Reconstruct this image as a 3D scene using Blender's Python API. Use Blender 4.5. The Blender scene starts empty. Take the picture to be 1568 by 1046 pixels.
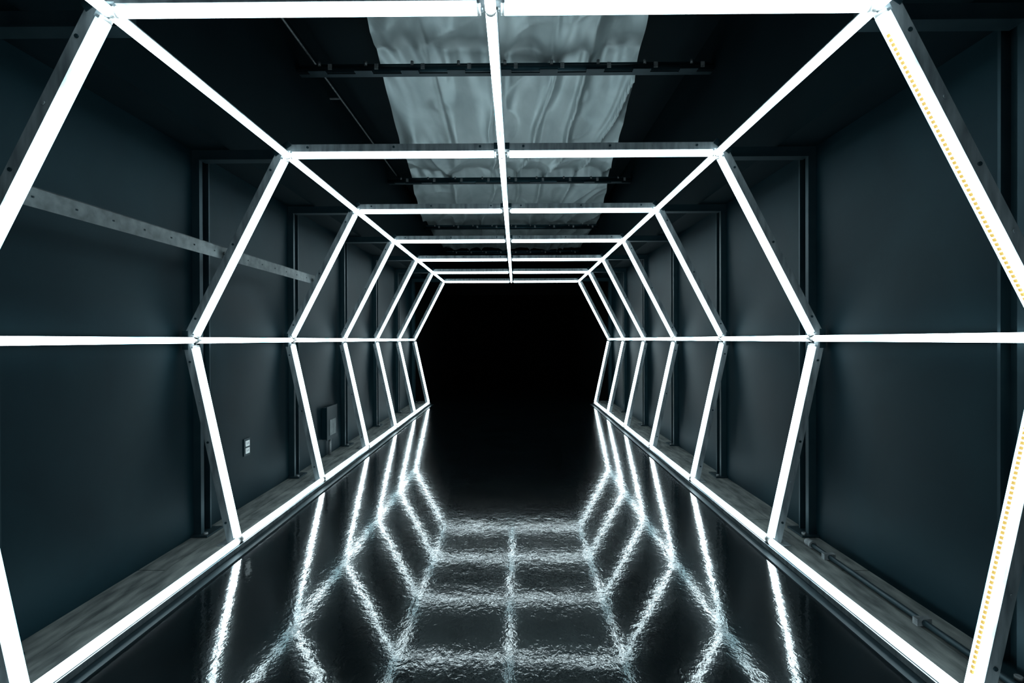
import bpy, bmesh, math, random
from mathutils import Vector, Matrix, noise
random.seed(4)
scene = bpy.context.scene
try:
    scene.view_settings.view_transform = 'Standard'
except Exception:
    pass
U = 0.00384
S = 1.24
D1 = 1.582
CAMZ = 1.2185
CAMX = 0.078
TX, MX, BX = 1.2524, 1.8066, 1.5518
TZ, MZ, BZ = CAMZ + 1.0789, CAMZ + 0.001, 0.045
WX = 1.885
Y0, YL = -1.7, 9.35
RIBY = [D1 + S*k for k in range(-2, 7)]  # first two ribs are out of view, added for their light

# ------------------------------------------------------------ materials
def new_mat(name):
    m = bpy.data.materials.new(name); m.use_nodes = True
    nt = m.node_tree
    return m, nt, nt.nodes['Principled BSDF']

def ramp(nt, fac, c0, c1, p0=0.3, p1=0.7):
    r = nt.nodes.new('ShaderNodeValToRGB')
    r.color_ramp.elements[0].position = p0; r.color_ramp.elements[0].color = (*c0, 1)
    r.color_ramp.elements[1].position = p1; r.color_ramp.elements[1].color = (*c1, 1)
    nt.links.new(fac, r.inputs[0]); return r.outputs[0]

def ntex(nt, scale, detail=4, stretch=(1, 1, 1), dist=0.0, rough=0.5):
    tc = nt.nodes.new('ShaderNodeTexCoord'); mp = nt.nodes.new('ShaderNodeMapping')
    mp.inputs['Scale'].default_value = stretch
    n = nt.nodes.new('ShaderNodeTexNoise')
    n.inputs['Scale'].default_value = scale; n.inputs['Detail'].default_value = detail
    n.inputs['Distortion'].default_value = dist; n.inputs['Roughness'].default_value = rough
    nt.links.new(tc.outputs['Object'], mp.inputs[0]); nt.links.new(mp.outputs[0], n.inputs['Vector'])
    return n.outputs['Fac']

def bump(nt, b, h, strength, dist, prev=None):
    n = nt.nodes.new('ShaderNodeBump')
    n.inputs['Strength'].default_value = strength; n.inputs['Distance'].default_value = dist
    nt.links.new(h, n.inputs['Height'])
    if prev: nt.links.new(prev, n.inputs['Normal'])
    nt.links.new(n.outputs[0], b.inputs['Normal']); return n.outputs[0]

def simple(name, c0, c1, scale, rough, metal=0.0, bs=0.1, stretch=(1, 1, 1), spec=0.5, tint=None, dist=0.0, p=(0.3, 0.7)):
    m, nt, b = new_mat(name)
    f = ntex(nt, scale, 5, stretch, dist)
    nt.links.new(ramp(nt, f, c0, c1, *p), b.inputs['Base Color'])
    b.inputs['Roughness'].default_value = rough; b.inputs['Metallic'].default_value = metal
    b.inputs['Specular IOR Level'].default_value = spec
    if tint: b.inputs['Specular Tint'].default_value = (*tint, 1)
    if bs: bump(nt, b, f, bs, 0.01)
    return m

TEAL = (0.35, 0.80, 1.0)
M_wall = simple('slate_painted_drywall', (0.0007, 0.0042, 0.0064), (0.0028, 0.0100, 0.0132), 2.2, 0.50, bs=0.12, spec=0.11, tint=TEAL, dist=0.4)
M_ceil = simple('black_painted_panel', (0.0006, 0.0028, 0.0041), (0.0015, 0.0048, 0.0063), 2.5, 0.6, spec=0.08, tint=TEAL)
M_black = simple('black_unlit_space', (0.0006, 0.0006, 0.0007), (0.001, 0.001, 0.0012), 3, 0.95, spec=0.05)  # near-black colour painted in for the unlit space past the ribs
M_steelblk = simple('dark_painted_steel', (0.002, 0.005, 0.007), (0.005, 0.010, 0.012), 12, 0.45, bs=0.05, spec=0.3, tint=TEAL)
M_alu = simple('brushed_aluminium', (0.07, 0.09, 0.10), (0.20, 0.235, 0.25), 30, 0.42, 0.6, 0.1, (1, 1, 0.2))
M_galv = simple('galvanised_steel', (0.05, 0.06, 0.066), (0.15, 0.165, 0.17), 45, 0.5, 0.4, 0.1)
M_strap = simple('dull_galvanised_strap', (0.030, 0.042, 0.046), (0.085, 0.105, 0.11), 22, 0.55, 0.3, 0.1)
M_wood = simple('bare_plank', (0.030, 0.036, 0.037), (0.110, 0.120, 0.115), 9, 0.8, 0, 0.3, (3, 0.7, 3), spec=0.15)
M_plastic = simple('white_plastic', (0.6, 0.62, 0.62), (0.7, 0.72, 0.72), 5, 0.4, bs=0)
M_hole = simple('dark_slot', (0.003, 0.003, 0.003), (0.006, 0.006, 0.006), 5, 0.8, bs=0)

m, nt, b = new_mat('led_diffuser')
b.inputs['Base Color'].default_value = (0.8, 0.85, 0.87, 1)
lw = nt.nodes.new('ShaderNodeLayerWeight'); lw.inputs[0].default_value = 0.35
nt.links.new(ramp(nt, lw.outputs['Facing'], (0.78, 0.95, 1.0), (0.04, 0.13, 0.16), 0.33, 0.88), b.inputs['Emission Color'])
b.inputs['Emission Strength'].default_value = 12
M_led = m
m, nt, b = new_mat('amber_led_strip')
b.inputs['Base Color'].default_value = (0.7, 0.5, 0.15, 1)
b.inputs['Emission Color'].default_value = (1.0, 0.62, 0.12, 1)
b.inputs['Emission Strength'].default_value = 0.55
M_amber = m

# glossy black floor: sharp clear coat over a slightly hazy black base
m, nt, b = new_mat('glossy_black_epoxy')
f = ntex(nt, 3, 6)
nt.links.new(ramp(nt, f, (0.001, 0.002, 0.0025), (0.002, 0.004, 0.005)), b.inputs['Base Color'])
b.inputs['Roughness'].default_value = 0.14
b.inputs['IOR'].default_value = 1.5
b.inputs['Specular IOR Level'].default_value = 0.10
b.inputs['Specular Tint'].default_value = (0.6, 0.95, 1.0, 1)
b.inputs['Coat Weight'].default_value = 1.0
r = nt.nodes.new('ShaderNodeMapRange'); r.inputs['To Min'].default_value = 0.02; r.inputs['To Max'].default_value = 0.065
nt.links.new(ntex(nt, 4, 5), r.inputs['Value']); nt.links.new(r.outputs[0], b.inputs['Coat Roughness'])
b.inputs['Coat IOR'].default_value = 1.6
n1 = bump(nt, b, ntex(nt, 5, 2, (1, 1, 1), 0.3), 0.09, 0.010)
n2 = bump(nt, b, ntex(nt, 22, 2, (1.0, 0.8, 1), 1.0), 0.115, 0.0035, n1)
n3 = bump(nt, b, ntex(nt, 70, 2, (1.0, 0.8, 1), 1.0), 0.13, 0.0012, n2)
nt.links.new(n3, b.inputs['Coat Normal'])
M_floor = m

# foil insulation
m, nt, b = new_mat('foil_insulation')
f = ntex(nt, 2, 3, (1.6, 0.7, 1), 0.8)
nt.links.new(ramp(nt, f, (0.26, 0.32, 0.33), (0.40, 0.47, 0.48)), b.inputs['Base Color'])
b.inputs['Roughness'].default_value = 0.42; b.inputs['Metallic'].default_value = 0.55
bump(nt, b, ntex(nt, 3, 2, (2.2, 0.35, 1), 0.4), 0.15, 0.04)
M_foil = m

# ------------------------------------------------------------ mesh helpers
def finish(name, bm, mats, parent=None, smooth=False):
    bmesh.ops.recalc_face_normals(bm, faces=bm.faces)
    me = bpy.data.meshes.new(name); bm.to_mesh(me); bm.free()
    for mm in mats: me.materials.append(mm)
    if smooth:
        for p in me.polygons: p.use_smooth = True
    o = bpy.data.objects.new(name, me); scene.collection.objects.link(o)
    if parent: o.parent = parent
    return o

def box(bm, a, c, mi=0):
    x0, y0, z0 = a; x1, y1, z1 = c
    v = [bm.verts.new(p) for p in ((x0,y0,z0),(x1,y0,z0),(x1,y1,z0),(x0,y1,z0),(x0,y0,z1),(x1,y0,z1),(x1,y1,z1),(x0,y1,z1))]
    for q in ((0,1,2,3),(4,5,6,7),(0,1,5,4),(1,2,6,5),(2,3,7,6),(3,0,4,7)):
        bm.faces.new([v[i] for i in q]).material_index = mi

def beam(bm, p0, p1, up, w, h, off=0.0, mi=0):
    p0, p1 = Vector(p0), Vector(p1); ax = (p1-p0).normalized()
    up = Vector(up); up = (up - ax*up.dot(ax)).normalized(); sd = ax.cross(up)
    v = []
    for p in (p0, p1):
        for s, t in ((-1,-1),(1,-1),(1,1),(-1,1)):
            v.append(bm.verts.new(p + sd*(s*w/2) + up*(off + t*h/2)))
    for q in ((0,1,2,3),(4,5,6,7),(0,1,5,4),(1,2,6,5),(2,3,7,6),(3,0,4,7)):
        bm.faces.new([v[i] for i in q]).material_index = mi

def cyl(bm, p0, p1, r, seg=12, mi=0, cap=True):
    p0, p1 = Vector(p0), Vector(p1); ax = (p1-p0).normalized()
    a = ax.orthogonal().normalized(); c = ax.cross(a)
    R = []
    for p in (p0, p1):
        R.append([bm.verts.new(p + (a*math.cos(2*math.pi*i/seg) + c*math.sin(2*math.pi*i/seg))*r) for i in range(seg)])
    for i in range(seg):
        f = bm.faces.new((R[0][i], R[0][(i+1)%seg], R[1][(i+1)%seg], R[1][i])); f.material_index = mi; f.smooth = True
    if cap:
        bm.faces.new(R[0]).material_index = mi; bm.faces.new(R[1]).material_index = mi

TR = 0.0182
def led(bm, p0, p1, out, gap0=0.035, gap1=0.035, sw=0.040, sh=0.036, strut=True, cap=0.012):
    """mat 0 = led, 1 = aluminium, 2 = white plastic, 3 = dark steel"""
    p0, p1 = Vector(p0), Vector(p1); ax = (p1-p0).normalized()
    out = Vector(out); out = (out - ax*out.dot(ax)).normalized()
    a, c = p0 + ax*gap0, p1 - ax*gap1
    cyl(bm, a, c, TR, 12, 0)
    for p, d in ((a, -1), (c, 1)):
        cyl(bm, p, p + ax*d*cap, TR*0.98, 12, 2)
        if cap > 0.01:
            cyl(bm, p + ax*d*cap, p + ax*d*(cap+0.008), TR*0.4, 8, 1)
        beam(bm, p + ax*d*0.001, p + ax*d*cap*0.8, out, 0.026, 0.03, 0.016, 1)
    beam(bm, a, c, out, sw, 0.006, TR + 0.001, 1)
    sd = ax.cross(out)
    if strut:
        beam(bm, p0, p1, out, sw, sh, TR + 0.004 + sh/2, 1)
        L = (p1-p0).length; n = 5
        for i in range(n):
            q = p0 + ax*(L*(i+0.5)/n)
            for s in (-1, 1):
                cc = q + out*(TR + 0.004 + sh/2) + sd*(s*sw/2)
                cyl(bm, cc, cc + sd*(s*0.004), 0.007, 8, 1 if (i % 2) else 3)

MATS = [M_led, M_alu, M_plastic, M_steelblk, M_amber]

# ------------------------------------------------------------ ribs
for k, y in enumerate(RIBY):
    bm = bmesh.new()
    for s in (-1, 1):
        T, Mi, B = Vector((s*TX, y, TZ)), Vector((s*MX, y, MZ)), Vector((s*BX, y, BZ))
        up_n = Vector((TZ-MZ, 0, MX-TX)); up_n.x *= s
        lo_n = Vector((s*(MZ-BZ), 0, -(MX-BX)))
        led(bm, (0, y, TZ), T, (0, 0, 1), 0.045, 0.03)
        led(bm, T, Mi, up_n)
        led(bm, Mi, B, lo_n, 0.045, 0.02)
        for c, n in ((T, Vector((s*0.55, 0, 0.8))), (Mi, Vector((s, 0, 0)))):
            n = n.normalized(); ax = Vector((0, 1, 0)).cross(n)
            beam(bm, c + n*0.042 - ax*0.055, c + n*0.042 + ax*0.055, n, 0.046, 0.034, 0, 3)
        # clear plastic corner clip at the mid node
        cyl(bm, Mi + Vector((-s*0.022, -0.02, 0)), Mi + Vector((-s*0.022, 0.02, 0)), 0.007, 8, 2)
        xa, xb = sorted((s*BX, s*(BX+0.10)))
        box(bm, (xa, y - 0.05, 0.0305), (xb, y + 0.05, 0.036), 1)
    beam(bm, (-0.045, y, TZ + 0.042), (0.045, y, TZ + 0.042), (0, 0, 1), 0.048, 0.036, 0, 3)
    if k == 2:
        for p0, p1, nn in (((TX, y, TZ), (MX, y, MZ), (TZ-MZ, 0, MX-TX)), ((MX, y, MZ), (BX, y, BZ), (MZ-BZ, 0, -(MX-BX)))):
            p0, p1 = Vector(p0), Vector(p1); ax = (p1-p0).normalized(); L = (p1-p0).length
            nn = -Vector(nn).normalized()
            i = 0.10
            while i < L - 0.08:
                q = p0 + ax*i + nn*0.0178 + Vector((0, -0.0085, 0))
                beam(bm, q, q + ax*0.011, nn, 0.008, 0.006, 0, 4)
                i += 0.0165
    finish('led_light_rib' if k == 0 else 'led_light_rib.%03d' % k, bm, MATS)

# ------------------------------------------------------------ longitudinal rails
lines = [((0, TZ - 0.004), (0, 0, 1)),
         ((-TX, TZ), (-0.5, 0, 0.8)), ((TX, TZ), (0.5, 0, 0.8)),
         ((-MX, MZ), (-1, 0, 0)), ((MX, MZ), (1, 0, 0)),
         ((-BX, BZ), (0, 0, -1)), ((BX, BZ), (0, 0, -1))]
for i, ((x, z), out) in enumerate(lines):
    bm = bmesh.new()
    for k in range(len(RIBY)-1):
        g, cp = (0.0075, 0.006) if i < 3 else (0.022, 0.012)
        led(bm, (x, RIBY[k], z), (x, RIBY[k+1], z), out, g, g, 0.032, 0.02, False, cp)
        if i in (1, 2, 3, 4):
            beam(bm, (x, RIBY[k]+0.03, z), (x, RIBY[k+1]-0.03, z), out, 0.034, 0.008, TR + 0.004, 1)
        elif i == 0:
            beam(bm, (x, RIBY[k]+0.03, z), (x, RIBY[k+1]-0.03, z), out, 0.040, 0.036, TR + 0.023, 1)
    if i >= 5:
        s = -1 if x < 0 else 1
        xa, xb = sorted((x - s*0.034, x + s*0.035))
        box(bm, (xa, RIBY[0], 0.0), (xb, RIBY[-1] + 0.03, 0.018), 1)
        xa, xb = sorted((x - s*0.034, x - s*0.028))
        box(bm, (xa, RIBY[0], 0.018), (xb, RIBY[-1] + 0.03, 0.034), 1)
        xa, xb = sorted((x - s*0.085, x - s*0.034))
        box(bm, (xa, RIBY[0], 0.0), (xb, RIBY[-1] + 0.03, 0.008), 3)
    nm = 'led_light_rail' if i == 0 else 'led_light_rail.%03d' % i
    finish(nm, bm, MATS)

# ------------------------------------------------------------ room shell
def shell(name, a, c, mat):
    bm = bmesh.new(); box(bm, a, c); return finish(name, bm, [mat])
SOF = 2.375
SHX = 430*U
RZ = CAMZ + 606*U
YE = 17.0
shell('floor', (-2.3, Y0, -0.05), (2.3, YE, 0.0), M_floor)
for nm, s in (('wall_left', -1), ('wall_right', 1)):
    bm = bmesh.new()
    xa, xb = sorted((s*WX, s*(WX+0.08)))
    box(bm, (xa, Y0, 0.0), (xb, YL, SOF), 0)
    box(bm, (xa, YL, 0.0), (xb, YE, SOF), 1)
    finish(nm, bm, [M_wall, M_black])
shell('wall_back', (-2.0, YE, 0), (2.0, YE+0.08, RZ+0.2), M_black)  # black colour stands in for the darkness of the far room
shell('wall_front', (-2.0, Y0-0.08, 0), (2.0, Y0, RZ+0.2), M_ceil)
bm = bmesh.new()
for s in (-1, 1):
    xa, xb = sorted((s*SHX, s*(WX+0.08)))
    box(bm, (xa, Y0, SOF), (xb, YE, SOF+0.05), 0)
    xa, xb = sorted((s*SHX, s*(SHX+0.05)))
    box(bm, (xa, Y0, SOF+0.05), (xb, YE, RZ+0.12), 0)
box(bm, (-SHX-0.05, Y0, RZ+0.12), (SHX+0.05, YE, RZ+0.17), 0)
box(bm, (-SHX, 12.2, RZ-1.2), (SHX, 12.25, RZ+0.12), 1)  # black sheet standing in for the dark beyond the foil blanket
finish('ceiling', bm, [M_ceil, M_black])

# ------------------------------------------------------------ foil insulation blanket
bm = bmesh.new()
NX, NY = 140, 320
ya, yb = -0.2, 12.1
PUR = [1000*U + k*708*U for k in range(-1, 4)]
for j in range(NY+1):
    y = ya + (yb-ya)*j/NY
    half = min(425*U, max(200*U, (256 + 0.115*(y/U - 866))*U))
    half += 0.03*noise.noise(Vector((y*1.7, 3, 0)))
    ph = ((y - PUR[0]) / (708*U)) % 1.0
    pinch = abs(math.sin(math.pi*ph))
    sag = -0.09*pinch**0.6
    row = []
    for i in range(NX+1):
        t = i/NX*2-1
        x = t*half + 0.03*max(0, 1-abs(y-3.3)/3)
        w = x + 0.10*noise.noise(Vector((x*0.9, y*1.0, 1)))
        z = RZ + sag
        z += 0.04*noise.noise(Vector((w*2.0, y*0.5, 2.0)))
        v = 1 - abs(noise.noise(Vector((w*2.6 + y*0.25, y*0.35, 5.0))))
        z -= 0.09*(v**9)
        v = 1 - abs(noise.noise(Vector((w*1.5 + 4, y*1.3, 15.0))))
        z -= 0.018*(v**16)
        z += 0.006*math.sin(w*34 + 2*math.sin(y*2.3))*(1-pinch)
        for sx in (-0.62, -0.12, 0.38):
            z += 0.010*math.exp(-((x-sx)/0.018)**2)
        row.append(bm.verts.new((x, y, z)))
    if j:
        for i in range(NX):
            bm.faces.new((prev[i], prev[i+1], row[i+1], row[i]))
    prev = row
finish('foil_insulation_blanket', bm, [M_foil], smooth=True)

# ------------------------------------------------------------ roof purlins
for k, y in enumerate(PUR):
    if y < 1: continue
    bm = bmesh.new()
    z = CAMZ + 560*U
    L = SHX
    cyl(bm, (-L, y, z), (L, y, z), 0.024, 14, 0)
    box(bm, (-L, y+0.03, z-0.02), (L, y+0.075, z+0.06), 0)
    n = 9
    for i in range(n):
        x = -L + 2*L*(i+0.5)/n
        box(bm, (x-0.09, y-0.03, z-0.028), (x+0.05, y+0.03, z-0.022), 0)
        cyl(bm, (x, y-0.02, z+0.02), (x, y-0.02, z+0.05), 0.012, 8, 1)
        box(bm, (x+0.07, y-0.028, z-0.012), (x+0.10, y-0.02, z+0.03), 1)
    finish('roof_purlin' if k == 1 else 'roof_purlin.%03d' % (k-1), bm, [M_steelblk, M_galv])

# thin conduit along the upper left of the shaft
bm = bmesh.new()
xc, zc = -402*U, CAMZ+585*U
cyl(bm, (xc, 0.3, zc), (xc, 6.6, zc), 0.008, 8, 0)
for k in range(5):
    y = 0.6 + k*1.3
    box(bm, (-SHX+0.001, y, zc+0.004), (xc, y+0.02, zc+0.012), 0)
finish('thin_conduit', bm, [M_galv])

# ------------------------------------------------------------ steel columns with header brackets
n = 0
for y in RIBY[1:]:
    for s in (-1, 1):
        bm = bmesh.new()
        yy = y + 0.10
        def sb(x0, x1, ya_, yb_, z0, z1, mi=0):
            a_, b_ = sorted((s*x0, s*x1)); box(bm, (a_, ya_, z0), (b_, yb_, z1), mi)
        sb(WX-0.008, WX, yy, yy+0.10, 0.031, SOF)
        sb(WX-0.045, WX-0.008, yy, yy+0.012, 0.031, SOF)
        sb(WX-0.045, WX-0.008, yy+0.088, yy+0.10, 0.031, SOF)
        sb(WX-0.045, WX-0.036, yy+0.012, yy+0.03, 0.031, SOF)
        sb(WX-0.10, WX, yy-0.03, yy+0.13, 0.0305, 0.040)
        cyl(bm, (s*(WX-0.08), yy-0.01, 0.04), (s*(WX-0.08), yy-0.01, 0.055), 0.012, 8, 1)
        sb(TX+0.03, WX-0.045, yy, yy+0.05, SOF-0.055, SOF-0.001)
        sb(TX+0.03, WX-0.045, yy-0.008, yy+0.058, SOF-0.062, SOF-0.055)
        finish('steel_column' if n == 0 else 'steel_column.%03d' % n, bm, [M_steelblk, M_galv]); n += 1

# ------------------------------------------------------------ plank curbs between rail and wall
for i, s in enumerate((-1, 1)):
    bm = bmesh.new()
    for j, (x0, x1) in enumerate(((BX+0.036, BX+0.19), (BX+0.195, WX-0.001))):
        y = Y0 + 0.01 - j*0.7
        while y < YL - 0.2:
            L = 2.44
            ya_, yb_ = max(y, Y0+0.01), min(y+L-0.006, YL)
            a_, b_ = sorted((s*x0, s*x1))
            if yb_ > ya_: box(bm, (a_, ya_, 0.0), (b_, yb_, 0.030 - 0.003*random.random()))
            y += L
    finish('plank_curb' if i == 0 else 'plank_curb.001', bm, [M_wood])

bm = bmesh.new()
px = WX - 0.125
cyl(bm, (px, -1.2, 0.045), (px, 2.75, 0.045), 0.013, 10, 0)
cyl(bm, (px, 2.75, 0.045), (px, 2.80, 0.045), 0.022, 10, 1)
for y in (0.2, 1.1, 2.0, 2.6): box(bm, (px-0.03, y, 0.030), (px+0.03, y+0.025, 0.060), 1)
finish('floor_conduit', bm, [M_steelblk, M_galv])

# ------------------------------------------------------------ metal strap brace on the left
bm = bmesh.new()
hz = CAMZ + 133*U
t = (hz-MZ)/(TZ-MZ)
hx = -(MX + (TX-MX)*t) - 0.086
ys, ye = RIBY[2], RIBY[4]
W = 0.072
x0, x1 = hx-0.002, hx+0.002
box(bm, (x0, ys-0.05, hz-W/2), (x1, ye+0.04, hz-W/2+0.032))
box(bm, (x0, ys-0.05, hz+W/2-0.032), (x1, ye+0.04, hz+W/2))
y = ys - 0.05
while y < ye + 0.03:
    box(bm, (x0, y, hz-W/2+0.032), (x1, min(y+0.16, ye+0.04), hz+W/2-0.032)); y += 0.172
box(bm, (hx-0.018, ys-0.05, hz+W/2-0.002), (hx+0.002, ye+0.04, hz+W/2+0.001))
for yy in (RIBY[2], RIBY[3], RIBY[4]):
    cyl(bm, (hx+0.002, yy, hz), (hx+0.010, yy, hz), 0.010, 8)
finish('metal_strap_brace', bm, [M_strap])

# ------------------------------------------------------------ outlet and junction box on left wall
bm = bmesh.new()
oy, oz, ox = 3.50, CAMZ - 202*U, -WX
box(bm, (ox, oy-0.04, oz-0.062), (ox+0.006, oy+0.04, oz+0.062), 0)
for dz in (-0.026, 0.026):
    box(bm, (ox+0.006, oy-0.024, oz+dz-0.02), (ox+0.011, oy+0.024, oz+dz+0.02), 1)
    for dy in (-0.009, 0.009):
        box(bm, (ox+0.011, oy+dy-0.002, oz+dz-0.006), (ox+0.0115, oy+dy+0.002, oz+dz+0.008), 2)
finish('wall_outlet', bm, [M_steelblk, M_plastic, M_hole])
bm = bmesh.new()
jy, jz = 5.0, 0.36
box(bm, (ox, jy-0.13, jz-0.15), (ox+0.05, jy+0.13, jz+0.17), 0)
box(bm, (ox+0.05, jy-0.14, jz-0.16), (ox+0.056, jy+0.14, jz+0.18), 0)
cyl(bm, (ox+0.03, jy, 0.03), (ox+0.03, jy, jz-0.15), 0.014, 10, 1)
box(bm, (ox+0.056, jy-0.07, jz-0.12), (ox+0.060, jy+0.09, jz+0.04), 2)
finish('electrical_box', bm, [M_wall, M_galv, M_strap])

# ------------------------------------------------------------ world, camera
w = bpy.data.worlds.new('dark'); scene.world = w; w.use_nodes = True
w.node_tree.nodes['Background'].inputs[0].default_value = (0, 0, 0, 1)
w.node_tree.nodes['Background'].inputs[1].default_value = 0
cam = bpy.data.cameras.new('camera'); co = bpy.data.objects.new('camera', cam)
scene.collection.objects.link(co); scene.camera = co
cam.sensor_width = 36; cam.lens = 740/1568*36; cam.clip_start = 0.02
R = Matrix.Rotation(0.0077, 4, 'Z') @ Matrix.Rotation(math.pi/2 - 0.0041, 4, 'X') @ Matrix.Rotation(-0.0032, 4, 'Z')
co.matrix_world = Matrix.Translation((CAMX, 0, CAMZ)) @ R
